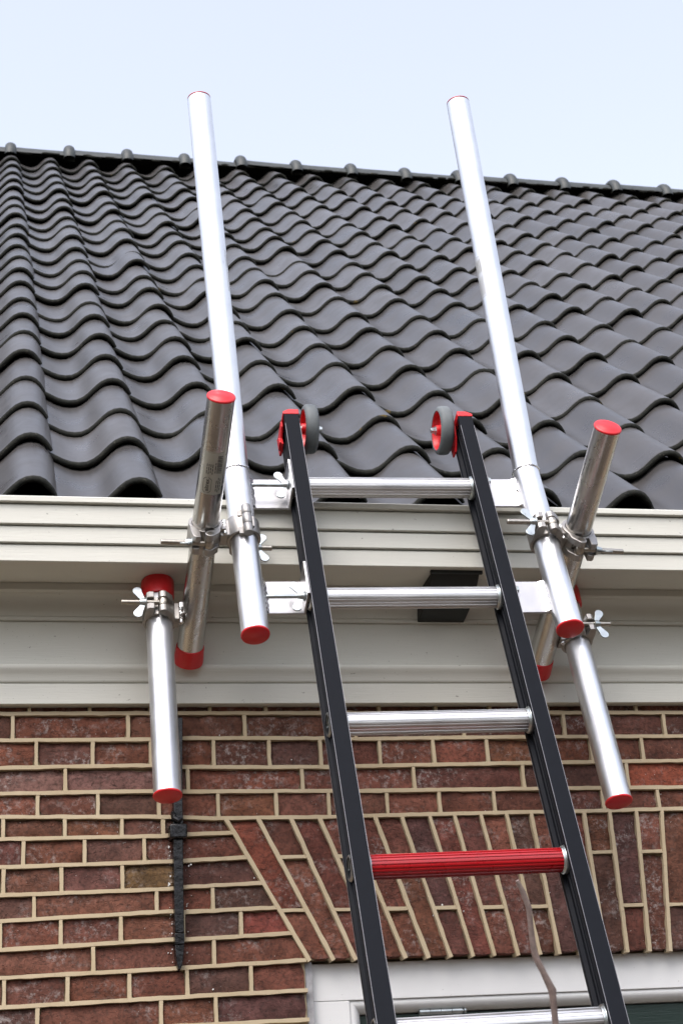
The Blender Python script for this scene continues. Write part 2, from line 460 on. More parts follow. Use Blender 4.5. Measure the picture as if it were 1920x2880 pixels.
PAL = [(.235,.082,.056),(.200,.072,.051),(.260,.090,.058),(.215,.078,.057),(.160,.068,.054),(.250,.082,.053),(.180,.072,.056),(.222,.078,.052)]
def brick_mesh(q, j=.0032, front=.0028, back=.03, mb=None):
    """q: four corners (x,z) ccw from lower left, on the joint centre lines"""
    def ins(a, b): return a
    cx = sum(p[0] for p in q)/4; cz = sum(p[1] for p in q)/4
    # inset every edge by j
    n = 4; pts = []
    for i in range(4):
        p0, p1, p2 = V(q[i-1]), V(q[i]), V(q[(i+1) % 4])
        d1 = (p1-p0).normalized(); d2 = (p2-p1).normalized()
        n1 = V((-d1.y, d1.x)); n2 = V((-d2.y, d2.x))
        den = 1 + n1.dot(n2)
        pts.append(p1 + (n1+n2)*(j/max(den, .3)))
    a, b, c, d = pts
    nx = max(3, int((b-a).length/.016)); nz = max(3, int((d-a).length/.013))
    nx, nz = min(nx, 14), min(nz, 14)
    fy = front + rnd.uniform(-.0012, .0022)
    tilt = rnd.uniform(-.0015, .0015); tilt2 = rnd.uniform(-.0008, .0012)
    vs, fs = [], []
    top_er = rnd.uniform(0, .0022); bot_er = rnd.uniform(0, .0012)
    for k in range(nz+1):
        for i in range(nx+1):
            u, t = i/nx, k/nz
            p = (a*(1-u)+b*u)*(1-t) + (d*(1-u)+c*u)*t
            y = fy + tilt*(u-.5) + tilt2*(t-.5) + rnd.gauss(0, .0009)
            if i in (0, nx) or k in (0, nz):
                y += abs(rnd.gauss(.0016, .0016))
                ctr = V((cx, cz)); dirc = (ctr-p); dirc = dirc/max(dirc.length, 1e-6)
                if k == nz: p = p - V((0, top_er + abs(rnd.gauss(0, .0009))))
                elif k == 0: p = p + V((0, bot_er + abs(rnd.gauss(0, .0006))))
                if i == 0: p = p + V((abs(rnd.gauss(0, .0010)), 0))
                elif i == nx: p = p - V((abs(rnd.gauss(0, .0010)), 0))
                if (i in (0, nx)) and (k in (0, nz)):
                    p = p + dirc*rnd.uniform(.0005, .0035)
            vs.append((p.x, y, p.y))
    W_ = nx+1
    for k in range(nz):
        for i in range(nx):
            fs.append((k*W_+i, k*W_+i+1, (k+1)*W_+i+1, (k+1)*W_+i))
    border = [i for i in range(nx+1)] + [k*W_+nx for k in range(1, nz+1)] + [nz*W_+i for i in range(nx-1, -1, -1)] + [k*W_ for k in range(nz-1, 0, -1)]
    b0 = len(vs)
    for idx in border: vs.append((vs[idx][0], back, vs[idx][2]))
    nb = len(border)
    for i in range(nb):
        fs.append((border[i], b0+i, b0+(i+1) % nb, border[(i+1) % nb]))
    mb = mb or MB(); mb.add(vs, fs); return mb

def put_brick(q, col=None):
    ob = brick_mesh(q).build('brick', M['brick'], wall, sharp=40)
    c = col or rnd.choice(PAL); k = rnd.uniform(.86, 1.16)
    ob.color = (c[0]*k*.92, c[1]*k*rnd.uniform(.98, 1.12), c[2]*k*rnd.uniform(.98, 1.16), 1)
    return ob

def archx(z):   # left flank of the arch (joint 0) at height z
    t = (2.47-z)/(2.47-2.201); return .451 + (.596-.451)*t

SPECIAL = {('b','c',8):(.28,.100,.055), ('c','d',5):(.38,.095,.048), ('d','e',3):(.28,.105,.058), ('g','h',2):(.23,.120,.055),
           ('i','j',4):(.28,.072,.050), ('c','d',0):(.26,.125,.10), ('c','d',-1):(.26,.125,.10), ('a','b',1):(.25,.095,.066)}
mort = MB()
def strip(pts, wd, front, back=.02, mbx=None):
    """proud pointed joint following pts (x,z)"""
    mbx = mbx or mort
    fine = []
    for (x0, z0), (x1, z1) in zip(pts, pts[1:]):
        Lg = math.hypot(x1-x0, z1-z0); n = max(1, int(Lg/.017))
        for i in range(n): fine.append((x0+(x1-x0)*i/n, z0+(z1-z0)*i/n))
    fine.append(pts[-1])
    vs, fs = [], []
    for i, (x, z) in enumerate(fine):
        a = V(fine[max(i-1, 0)]); b = V(fine[min(i+1, len(fine)-1)])
        d = (b-a).normalized(); nn = V((-d.y, d.x))
        w0 = wd/2 + rnd.gauss(0, .00034); w1 = wd/2 + rnd.gauss(0, .00034)
        fy = front + rnd.gauss(0, .0002)
        c = V((x, z))
        for (o_, y_) in ((-(w0+.0008), back), (-w0, fy), (w1, fy), (w1+.0008, back)):
            p = c + nn*o_; vs.append((p.x, y_, p.y))
    for i in range(len(fine)-1):
        for j in range(3): fs.append((4*i+j, 4*i+j+1, 4*i+4+j+1, 4*i+4+j))
    fs += [(0,1,2,3), (len(vs)-4, len(vs)-1, len(vs)-2, len(vs)-3)]
    mbx.add(vs, fs)

extra = MB()
XL, XR = -1.5, 2.75
for (hi, lo, xs) in PERP:
    mod = .22 if (len(xs) > 1 and (xs[1]-xs[0]) > .17) else .111
    lower = hi >= 'e' and hi != 'top'
    full = list(xs)
    while full[0] > XL: full.insert(0, full[0]-mod)
    if not lower:
        while full[-1] < XR: full.append(full[-1]+mod)
    for i in range(len(full) if lower else len(full)-1):
        x0 = full[i]
        x1 = full[i+1] if i+1 < len(full) else None
        vis = (x1 is None or x1 > .02) and x0 < 1.42
        if x1 is None:
            if hi in 'ef' or hi in 'ghij':
                q = [(x0, bedz(lo, x0)), (archx(bedz(lo, .5)), bedz(lo, .6)), (archx(bedz(hi, .5)), bedz(hi, .5)), (x0, bedz(hi, x0))]
            else:
                q = [(x0, bedz(lo, x0)), (.5895, bedz(lo, .6)), (.5895, bedz(hi, .6)), (x0, bedz(hi, x0))]
        else:
            q = [(x0, bedz(lo, x0)), (x1, bedz(lo, x1)), (x1, bedz(hi, x1)), (x0, bedz(hi, x0))]
        idx = xs.index(x0) if x0 in xs else (-1 if i+1 < len(full) and full[i+1] == xs[0] else 99)
        if vis: put_brick(q, SPECIAL.get((hi, lo, idx)))
        else: brick_mesh(q, mb=extra)
        strip([(x0, q[0][1]+.0025), (x0, q[3][1]-.0025)], .0066, -.0019)
for k, P in BEDS.items():
    pts = list(P)
    pts.insert(0, (XL, P[0][1]))
    if k < 'e' or k == 'e': pts.append((XR, P[-1][1]))
    elif k in 'fghij': pts[-1] = (archx(P[-1][1]), P[-1][1])
    else: pts[-1] = (.5895, P[-1][1])
    strip(pts, .0072, -.0026)
# plain courses further down, outside the picture
z = 2.091
row = 0
while z > 1.25:
    z2 = z-.049; x = XL + (.11 if row % 2 else 0)
    while x < .40:
        q = [(x, z2), (min(x+.22, .5895), z2), (min(x+.22, .5895), z), (x, z)]
        brick_mesh(q, mb=extra); strip([(x, z2+.0025), (x, z-.0025)], .0066, -.0019); x += .22
    strip([(XL, z2), (.5895, z2)], .0072, -.0026); z = z2; row += 1
# flat arch
for k in range(len(ATOP)-1):
    (ta, tb), (ba, bb) = (ATOP[k], ATOP[k+1]), (ABOT[k], ABOT[k+1])
    cz = 2.294 - (k*.0006) if k % 2 == 0 else 2.394 - k*.0003
    def at(j, z): t = (ATOP[j][1]-z)/(ATOP[j][1]-ABOT[j][1]); return ATOP[j][0]+(ABOT[j][0]-ATOP[j][0])*t
    lo = [(ABOT[k][0], ABOT[k][1]), (ABOT[k+1][0], ABOT[k+1][1]), (at(k+1, cz), cz), (at(k, cz), cz)]
    hi = [(at(k, cz), cz), (at(k+1, cz), cz), (ATOP[k+1][0], ATOP[k+1][1]), (ATOP[k][0], ATOP[k][1])]
    for q, spc in ((lo, None), (hi, (.28,.074,.050) if k == 0 else None)):
        if k == 0 and q is hi or k % 5 == 2: spc = spc or (.235,.072,.054)
        if ATOP[k][0] < 1.43: put_brick(q, spc)
        else: brick_mesh(q, mb=extra)
    strip([(at(k, cz)+.003, cz), (at(k+1, cz)-.003, cz)], .0066, -.0016)
for k in range(len(ATOP)):
    strip([(ABOT[k][0], ABOT[k][1]-.001), (ATOP[k][0], ATOP[k][1]-.002)], .0080 if k < 6 else .0070, -.0033)
mort.build('mortar_joints', M['mortar'], wall, sharp=30)
eo = stuff(extra.build('brick_field', M['brick'], wall, sharp=40)); eo.color = (.155, .062, .048, 1)
lin = MB(); lin.aabb(OX0, OX1, .0115, .0124, 2.2045, 2.72); lin.aabb(XA, .5885, .0115, .0124, 1.25, 2.72); lin.aabb(OX1, XB-.5, .0115, .0124, 1.25, 2.72)
lin.build('joint_bedding', M['mortar'], wall, flat=True)

# flecks of white paint round the anchor and here and there on the bricks
fl_ = MB()
for k in range(70):
    if k < 48: x, z = .357 + rnd.choice((-1, 1))*(.012 + abs(rnd.gauss(0, .006))), rnd.uniform(2.20, 2.44)
    else: x, z = rnd.uniform(.04, 1.35), rnd.uniform(2.1, 2.66)
    if k >= 48 and x > .59 and z < 2.21: continue
    q = abs(rnd.gauss(.0004, .0007)) + .0003; n_ = 6
    pts = [(x + q*rnd.uniform(.5, 1.3)*math.cos(2*math.pi*i/n_), -.0006, z + q*1.2*rnd.uniform(.5, 1.4)*math.sin(2*math.pi*i/n_)) for i in range(n_)]
    pts += [(p[0], .004, p[2]) for p in pts]
    fl_.add(pts, [tuple(range(n_))] + [(i, (i+1) % n_, n_+(i+1) % n_, n_+i) for i in range(n_)])
stuff(fl_.build('paint_flecks', M['frame'], wall, flat=True))

# window in the wall
win = MB()
win.aabb(.6025, 2.395, .03, .10, 2.131, 2.199)                # head
win.aabb(.6025, .673, .0304, .0996, .955, 2.1306)             # jamb
win.aabb(2.325, 2.395, .0304, .0996, .955, 2.1306)
window = win.build('window', M['frame'], house, flat=True, bevel=.0015)
bd = MB()
prof = [(.0, .0345), (.004, .0335), (.010, .036), (.016, .043), (.021, .052), (.0225, .062)]
def bead(p0, p1, inward):
    p0, p1, inward = V(p0), V(p1), V(inward); n = len(prof)
    vs = []
    for (d_, y_) in prof + [(.0225, .099), (0, .099)]:
        vs.append(p0 + inward*d_ + (p1-p0).normalized()*d_*(1 if True else 0) + V((0, y_, 0)))
    for (d_, y_) in prof + [(.0225, .099), (0, .099)]:
        vs.append(p1 + inward*d_ - (p1-p0).normalized()*d_ + V((0, y_, 0)))
    m_ = n+2
    bd.add(vs, [(i, i+1, m_+i+1, m_+i) for i in range(m_-1)])
bead((.6735, 0, 2.1305), (2.3245, 0, 2.1305), (0, 0, -1))
bead((.6735, 0, .96), (.6735, 0, 2.1305), (1, 0, 0))
bead((2.3245, 0, 2.1305), (2.3245, 0, .96), (-1, 0, 0))
bd.build('glazing_bead', M['frame'], window, sharp=50)
sa = MB(); sa.aabb(.690, 2.308, .0560, .10, 2.040, 2.1055); sa.aabb(.690, .755, .0562, .098, .96, 2.0399); sa.aabb(2.243, 2.308, .0562, .098, .96, 2.0399)
sa.build('sash', M['green'], window, flat=True, bevel=.002)
gl = MB(); gl.aabb(.755, 2.243, .070, .076, .96, 2.04); gl.build('pane', M['glass'], window, flat=True)
si = MB(); si.aabb(.589, 2.41, -.06, .12, .90, .954); si.build('sill', M['frame'], window, flat=True)
se = MB(); se.aabb(.5895, .602, .014, .045, .955, 2.2); se.build('sealant_strip', M['seal'], window, flat=True)
hg = MB(); x = .808
for i in range(4):
    hg.cyl((x, .047, 2.1065), (x+.0200, .047, 2.1065), .0058, 16); x += .0209
hg.lathe((x, .047, 2.1065), (1,0,0), [(0,.003),(.002,.003),(.003,.0058),(.006,.0056),(.0085,.003),(.009,0)], 16)
hg.aabb(.8085, .891, .050, .0555, 2.098, 2.109)
hg.build('hinge', M['zinc'], window)

# ------------------------------------------------------------------ cornice and gutter
cor = MB()
def run(poly, mat, name, parent, sharp=25):
    """profile (y,z) run along the eaves"""
    b = MB(); n = len(poly); segs = [XA + (XB-XA)*i/24 for i in range(25)]
    vs = []
    for x in segs: vs += [(x, y, z) for (y, z) in poly]
    fs = [(s*n+i, s*n+(i+1) % n, (s+1)*n+(i+1) % n, (s+1)*n+i) for s in range(24) for i in range(n)]
    fs += [tuple(range(n)), tuple(reversed(range(24*n, 25*n)))]
    b.add(vs, fs)
    return b.build(name, mat, parent, sharp=sharp)
cornice = run([(.02, 2.69), (-.0195, 2.69), (-.0205, 2.691), (-.0205, 2.7295), (-.018, 2.7315), (.02, 2.7315)], M['white'], 'cornice', house)
og = [(-.0185, 2.7322), (-.0215, 2.7335), (-.0225, 2.737), (-.024, 2.744), (-.028, 2.751), (-.032, 2.756), (-.0335, 2.7605), (-.033, 2.7645), (-.030, 2.766), (.02, 2.766), (.02, 2.7322)]
run(og, M['white'], 'ogee_moulding', cornice, 60)
run([(-.0150, 2.7664), (-.0170, 2.7685), (-.0170, 2.8572), (.02, 2.8572), (.02, 2.7664)], M['white'], 'frieze_board', cornice)
cov = [(.02, 2.8578), (-.0235, 2.8578), (-.0245, 2.8590), (-.0245, 2.8648), (-.0235, 2.8658)]
for i in range(11):
    a = math.radians(90*i/10); cov.append((-.0255 - .034*(1-math.cos(a)), 2.8660 + .032*math.sin(a)))
cov += [(-.0625, 2.8985), (-.0640, 2.9000), (-.0760, 2.9005), (-.0770, 2.9020), (-.0770, 2.9144), (.02, 2.9144)]
run(cov, M['white'], 'bed_moulding', cornice, 40)
run([(.02, 2.9150), (-.1838, 2.9150), (-.1838, 2.9275), (.02, 2.9275)], M['white'], 'soffit_board', cornice)
def board(y, z0, z1, nm):
    run([(-.170, z0), (y+.0015, z0), (y, z0+.0012), (y, z1-.0022), (y+.0022, z1), (-.170, z1)], M['white'], nm, cornice)
board(-.1850, 2.9142, 2.9482, 'fascia_board')
board(-.1905, 2.9500, 2.9835, 'fascia_board')
board(-.1965, 2.9853, 3.0255, 'fascia_board')
board(-.2045, 3.0272, 3.0400, 'gutter_rim')
run([(-.1695, 2.928), (-.1695, 3.0385), (-.166, 3.0385), (-.166, 2.934), (.005, 2.934), (.005, 3.06), (.008, 3.06), (.008, 2.928)], M['lead'], 'gutter_lining', cornice)

# ------------------------------------------------------------------ roof
RP = .72287537
tv = V((0, math.cos(RP), math.sin(RP))); nv = V((0, -math.sin(RP), math.cos(RP))); xv = V((1, 0, 0))
TW = .2118
S = [0., .33, .602, .903, 1.199, 1.474, 1.742, 1.986, 2.296, 2.547, 2.82, 3.08, 3.393, 3.681, 3.957, 4.255, 4.551, 4.93, 5.263, 5.569, 5.916, 6.27]
CREST0 = V((.0858, -.0397, 3.1583))
PRF = [(-.05,-.0050),(0,-.0085),(.05,-.0135),(.12,-.0205),(.20,-.0258),(.28,-.0275),(.36,-.0255),(.43,-.0180),(.49,-.0075),(.54,.0040),(.59,.0150),(.645,.0250),(.71,.0320),(.775,.0345),(.84,.0330),(.895,.0275),(.94,.0185),(.975,.0085),(1.005,-.0030)]
base0 = CREST0 - nv*.0345 - xv*(.775*TW)
deck = MB()
d0 = base0 - nv*.062
c0 = d0 + tv*(.03); c1 = d0 + tv*6.56
deck.add([(XA, c0.y, c0.z), (XB, c0.y, c0.z), (XB, c1.y, c1.z), (XA, c1.y, c1.z)], [(0,1,2,3)])
YR, ZR = 4.912, 7.426
deck.add([(XA, c1.y, c1.z), (XB, c1.y, c1.z), (XB, YR+6.0, ZR-5.3), (XA, YR+6.0, ZR-5.3)], [(0,1,2,3)])
roof = deck.build('roof', M['deck'], house, flat=True)

def tile_mesh():
    b = MB(); n = len(PRF)
    def nrm(i):
        p0, p1 = PRF[max(i-1, 0)], PRF[min(i+1, n-1)]
        d = V(((p1[0]-p0[0])*TW, p1[1]-p0[1])).normalized(); return V((-d.y, d.x))
    LEN = .385
    sec = [(LEN, 0), (.20, 0), (.018, 0), (.006, .0006), (.0005, -.0014), (-.0020, -.0058), (-.0008, -.0102), (.004, -.0130), (.012, -.0120), (.09, -.0105)]
    vs = []
    for i, (u, h) in enumerate(PRF):
        nn = nrm(i)
        k = 1.0 if i < n-2 else (.8 if i == n-2 else .55)
        for (y, o) in sec:
            q = V((u*TW, h)) + nn*o*k
            vs.append((q.x, y, q.y))
    m_ = len(sec)
    for i in range(n-1):
        for j in range(m_-1):
            b.add([], [])
            b.f.append([i*m_+j, (i+1)*m_+j, (i+1)*m_+j+1, i*m_+j+1]); b.m.append(0 if j < 3 else 1)
    b.f.append([(n-1)*m_+j for j in range(m_)]); b.m.append(1)
    b.v = [V(p) for p in vs]
    return b
TM = tile_mesh().mesh('roof_tile', [M['tile'], M['nose']], sharp=50)
rot_base = Matrix((xv, tv, nv)).transposed()
COUNT = 0
field = MB(); base_v = [v.co.copy() for v in TM.vertices]; base_f = [(tuple(p.vertices), p.material_index) for p in TM.polygons]
cand = []
for r, s in enumerate(S):
    for c in range(-10, 26):
        x = base0.x + c*TW
        P = base0 + tv*s + xv*(c*TW)
        # inside the picture?
        d = P + xv*.1 - cam.matrix_world.translation
        z_ = d.dot(CB); u_ = d.dot(CX)/z_*4739.85; 
        vis = abs(u_) < 960 + 4739.85*.13/z_
        cand.append((z_, r, c, P, vis))
visn = sorted([q for q in cand if q[4]], key=lambda q: q[0])[:300]
visset = {(q[1], q[2]) for q in visn}
hr = house.location
for (z_, r, c, P, vis) in cand:
    tilt = -math.asin(.0165/.30)
    jm = (Matrix.Rotation(tilt + rnd.gauss(0, .006), 3, 'X') @ Matrix.Rotation(rnd.gauss(0, .006), 3, 'Z') @ Matrix.Rotation(rnd.gauss(0, .008), 3, 'Y'))
    off = nv*rnd.gauss(0, .0016) + tv*rnd.gauss(0, .0050) + xv*rnd.gauss(0, .0020)
    mt = (rot_base @ jm).to_4x4(); mt.translation = P + off
    if (r, c) in visset:
        ob = bpy.data.objects.new('roof_tile', TM); link(ob, roof)
        mt.translation = P + off - hr
        ob.matrix_local = mt
        if r == len(S)-1: ob.scale = (1, .68, 1)     # cut top course under the ridge
    else:
        b0 = len(field.v); ky = .68 if r == len(S)-1 else 1.0
        field.v += [mt @ V((v.x, v.y*ky, v.z)) for v in base_v]
        for (f_, mi) in base_f: field.f.append([i+b0 for i in f_]); field.m.append(mi)
stuff(field.build('tile_field', [M['tile'], M['nose']], roof, sharp=50))

# ridge tiles
def ridge_mesh():
    b = MB(); R0 = .105; n = 20
    def prf(x):   # radius along one ridge tile; collar with knob at its left end
        return R0
    xs = [0, .30, .335]
    a0, a1 = math.radians(-166), math.radians(-14)
    vs = []
    b.lathe((0,0,0), (1,0,0), [(0, R0+.004), (.10, R0), (.33, R0-.004)], n, 0, ref=(0,-1,0), close=False, ang=(a0, a1))
    b.lathe((0,0,0), (1,0,0), [(.33, R0-.022), (0, R0-.018), (0, R0+.004)], n, 1, ref=(0,-1,0), close=False, ang=(a0, a1))
    # domed collar
    pr = [(-.012, R0+.002)] + [(.019-.031*math.cos(math.radians(k)), R0+.002+.025*math.sin(math.radians(k))) for k in range(8, 175, 12)] + [(.050, R0+.002)]
    b.lathe((0,0,0), (1,0,0), pr, n, 0, ref=(0,-1,0), close=False, ang=(math.radians(-180), math.radians(0)))
    b.lathe((0,0,0), (1,0,0), [(.050, R0-.03), (-.012, R0-.03), (-.012, R0+.002)], n, 1, ref=(0,-1,0), close=False, ang=(math.radians(-180), math.radians(0)))
    # mortar bedding along the lower edge
    return b
RM = ridge_mesh().mesh('ridge_tile', [M['ridge'], M['nose']], sharp=40)
k = -6
while .060 + .325*k < XB-.2:
    x = .060 + .325*k
    ob = bpy.data.objects.new('ridge_tile', RM); link(ob, roof)
    ob.location = V((x, YR+rnd.gauss(0,.002), ZR+rnd.gauss(0,.003))) - hr
    ob.rotation_euler = (rnd.gauss(0,.02), rnd.gauss(0,.006), rnd.gauss(0,.006)); k += 1
bed = MB()
for i in range(200):
    x = XA + .04*i
    if x > XB: break
    if rnd.random() < .6:
        bed.lathe((x+rnd.uniform(-.02,.02), YR-.097+rnd.gauss(0,.003), ZR+.026+rnd.gauss(0,.002)), (1,.1,.05), [(-.03,0),(-.02,.006),(0,rnd.uniform(.005,.009)),(.02,.006),(.03,0)], 7)
stuff(bed.build('ridge_bedding', M['nose'], roof))

# ------------------------------------------------------------------ black drain box under the soffit
dr = MB()
cv = [(-.1662, 2.9145)]
for i in range(1, 9):
    t_ = i/9; a = V((-.1662, 2.9145)); b_ = V((-.0200, 2.8585)); ctl = V((-.125, 2.872))
    p = a*(1-t_)**2 + ctl*2*t_*(1-t_) + b_*t_*t_; cv.append((p.x, p.y))
cv += [(-.0200, 2.8585), (-.0180, 2.8590), (-.0180, 2.9145)]
dr.prism([(p[0], p[1]) for p in cv], (0,0,0), (0,1,0), (0,0,1), (1,0,0), .852, .949)
drain = dr.build('drain_outlet', M['lead'], None, sharp=30, bevel=.002)
drain["label"] = "black angled drain box under the white soffit behind the ladder"; drain["category"] = "drain"
rim = MB(); rim.aabb(.848, .953, -.1700, -.1630, 2.9080, 2.9142); rim.build('rim', M['lead'], drain, flat=True)

# ------------------------------------------------------------------ wall anchor
an = empty('wall_anchor', (.356, 0, 2.19), 'black painted iron wall anchor bar fixed vertically on the brick wall', 'wall anchor')
ab = MB()
cl = [(2.664,.3648,.0092),(2.56,.3612,.0094),(2.478,.3592,.0098),(2.470,.3588,.0110),(2.455,.3584,.0104),(2.44,.3580,.0100),(2.40,.3574,.0103),(2.36,.3569,.0098),(2.31,.3564,.0101),(2.28,.3562,.0098),(2.256,.3560,.0097)]
def barbox(P, y0, y1, mb):
    vs, fs = [], []
    for (z, x, hw) in P: vs += [(x-hw, y1, z), (x-hw+.0015, y0, z), (x+hw-.0015, y0, z), (x+hw, y1, z)]
    for i in range(len(P)-1):
        for j in range(4): fs.append((4*i+j, 4*i+(j+1) % 4, 4*i+4+(j+1) % 4, 4*i+4+j))
    fs += [(0,1,2,3), tuple(range(len(vs)-1, len(vs)-5, -1))]
    mb.add(vs, fs)
barbox(cl, -.0165, .006, ab); ab.build('bar', M['iron'], an, sharp=30, bevel=.0012)
tp = MB(); barbox([(2.2550,.3560,.0104),(2.236,.3556,.0100)], -.0175, .006, tp)
barbox([(2.2350,.3556,.0096),(2.215,.3552,.0082),(2.200,.3546,.0062),(2.1935,.3542,.0042),(2.1905,.3540,.0018)], -.0150, .006, tp)
tp.build('tip', M['iron'], an, sharp=30, bevel=.0012)
st_ = MB(); barbox([(2.4560,.3580,.0172),(2.4515,.3580,.0178),(2.4320,.3578,.0178),(2.4285,.3578,.0168)], -.0255, .008, st_)
st_.build('staple', M['iron'], an, sharp=30, bevel=.003)
ck = MB(); ck.box((.3545, -.0185, 2.2490), (.0055,0,-.0035), (0,.0012,0), (.0006,0,.0009)); ck.box((.3553, -.0185, 2.2425), (.0055,0,.0035), (0,.0012,0), (-.0006,0,.0009))
ck.build('chisel_mark', M['iron'], an, flat=True)
cu = MB(); cu.sweep([(.3530,-.006,2.484),(.3500,-.014,2.476),(.3510,-.020,2.466),(.3575,-.021,2.462),(.3640,-.019,2.466)], [.004,.0055,.006,.006,.004], 8); cu.build('wedge', M['iron'], an)

# ------------------------------------------------------------------ ladder
LD = V((-.0035, .3246, .9458)).normalized()
UD = V((.9997, -.0216, .0111)); UD = (UD - LD*UD.dot(LD)).normalized()
ND = UD.cross(LD).normalized()            # towards the viewer
LP = V((.9154, -.2389, 3.0602))
def lad(u, l, n=0.0): return LP + UD*u + LD*l + ND*n
LBOT = -3.225
ladder = empty('ladder', lad(-.155, LBOT), 'black ladder with silver rungs and one red rung leaning on the gutter', 'ladder')
HD = .032
def rail_poly(u0, u1):
    w_ = u1-u0; r = .0062
    h = [(0, HD-.0006), (.0006, HD), (w_-.0006, HD), (w_, HD-.0006)]
    right = [(w_, HD-.010), (w_-r, HD-.0125), (w_-r, .008), (w_-r+.0022, .0072), (w_-r+.0022, .0052), (w_-r, .0044), (w_-r, -.0044), (w_-r+.0022, -.0052), (w_-r+.0022, -.0072), (w_-r, -.008), (w_-r, -HD+.0125), (w_, -HD+.010)]
    bot = [(w_, -HD+.0006), (w_-.0006, -HD), (.0006, -HD), (0, -HD+.0006)]
    left = [(w_-p[0], -p[1]) for p in right]
    return h + right + bot + left
RAILS = ((-.347, -.3177), (.0087, .0367))
for (u0, u1) in RAILS:
    r = MB()
    r.prism([(p[0]+u0, p[1]) for p in rail_poly(u0, u1)], LP, UD, ND, LD, LBOT+.03, .1705)
    rail = r.build('rail', M['black'], ladder, sharp=20)
    e = MB()    # worn bright corners of the profile
    for uu in (u0, u1):
        sgn = 1 if uu == u0 else -1
        for nn_ in (HD-.0002, -HD+.0002):
            e.box(LP + UD*(uu+sgn*.0002) + ND*nn_ + LD*((LBOT+.16)/2), UD*.00042, ND*.00042, LD*((.17-LBOT)/2-.02))
    e.build('bright_edge', M['edge'], rail, flat=True)
    ft = MB(); ft.box(LP + UD*((u0+u1)/2) + LD*(LBOT+.015), UD*.017, ND*.036, LD*.02); ft.build('foot', M['rubber'], ladder, flat=True, bevel=.003)
def rung_r(t, r, th):
    # flat ribs with narrow grooves between them on the tread side
    d = (th - math.radians(20) + math.pi) % (2*math.pi) - math.pi
    if abs(d) < math.radians(112):
        return r - (.0014 if (d*180/math.pi) % 18 < 6.2 else 0)
    return r - .0004
i = 0; l = 0.0
while l > -3.1:
    u0, u1 = RAILS[0][1]-.006, RAILS[1][0]+.006
    r = MB()
    n_ = 180
    r.lathe(lad(u0, l), UD, [(0, .0200), (u1-u0, .0200)], n_, 0, ref=ND, rmod=rung_r)
    if i == 3:
        rg = r.build('rung', M['red_alu'], ladder, sharp=20); rg["label"] = "red lacquered rung"
    else: rg = r.build('rung', M['rung'], ladder, sharp=20)
    for uu, sg in ((RAILS[0][1], 1), (RAILS[1][0], -1)):
        c = MB(); c.lathe(lad(uu-sg*.005, l), UD*sg, [(0,.0236), (.0020,.0242), (.0062,.0232), (.0075,.0212), (.0095,.0203)], 40, 0, ref=ND, close=False); c.build('rung_collar', M['zinc'], rg)
    for uu, sg in ((RAILS[0][0], -1), (RAILS[1][1], 1)):
        c = MB(); c.lathe(lad(uu-sg*.0062, l), UD*sg, [(0,.0215), (.0030,.0222), (.0058,.0205), (.0062,.0175)], 40, 0, ref=ND, close=False); c.build('rung_collar', M['zinc'], rg)
    l -= .28; i += 1
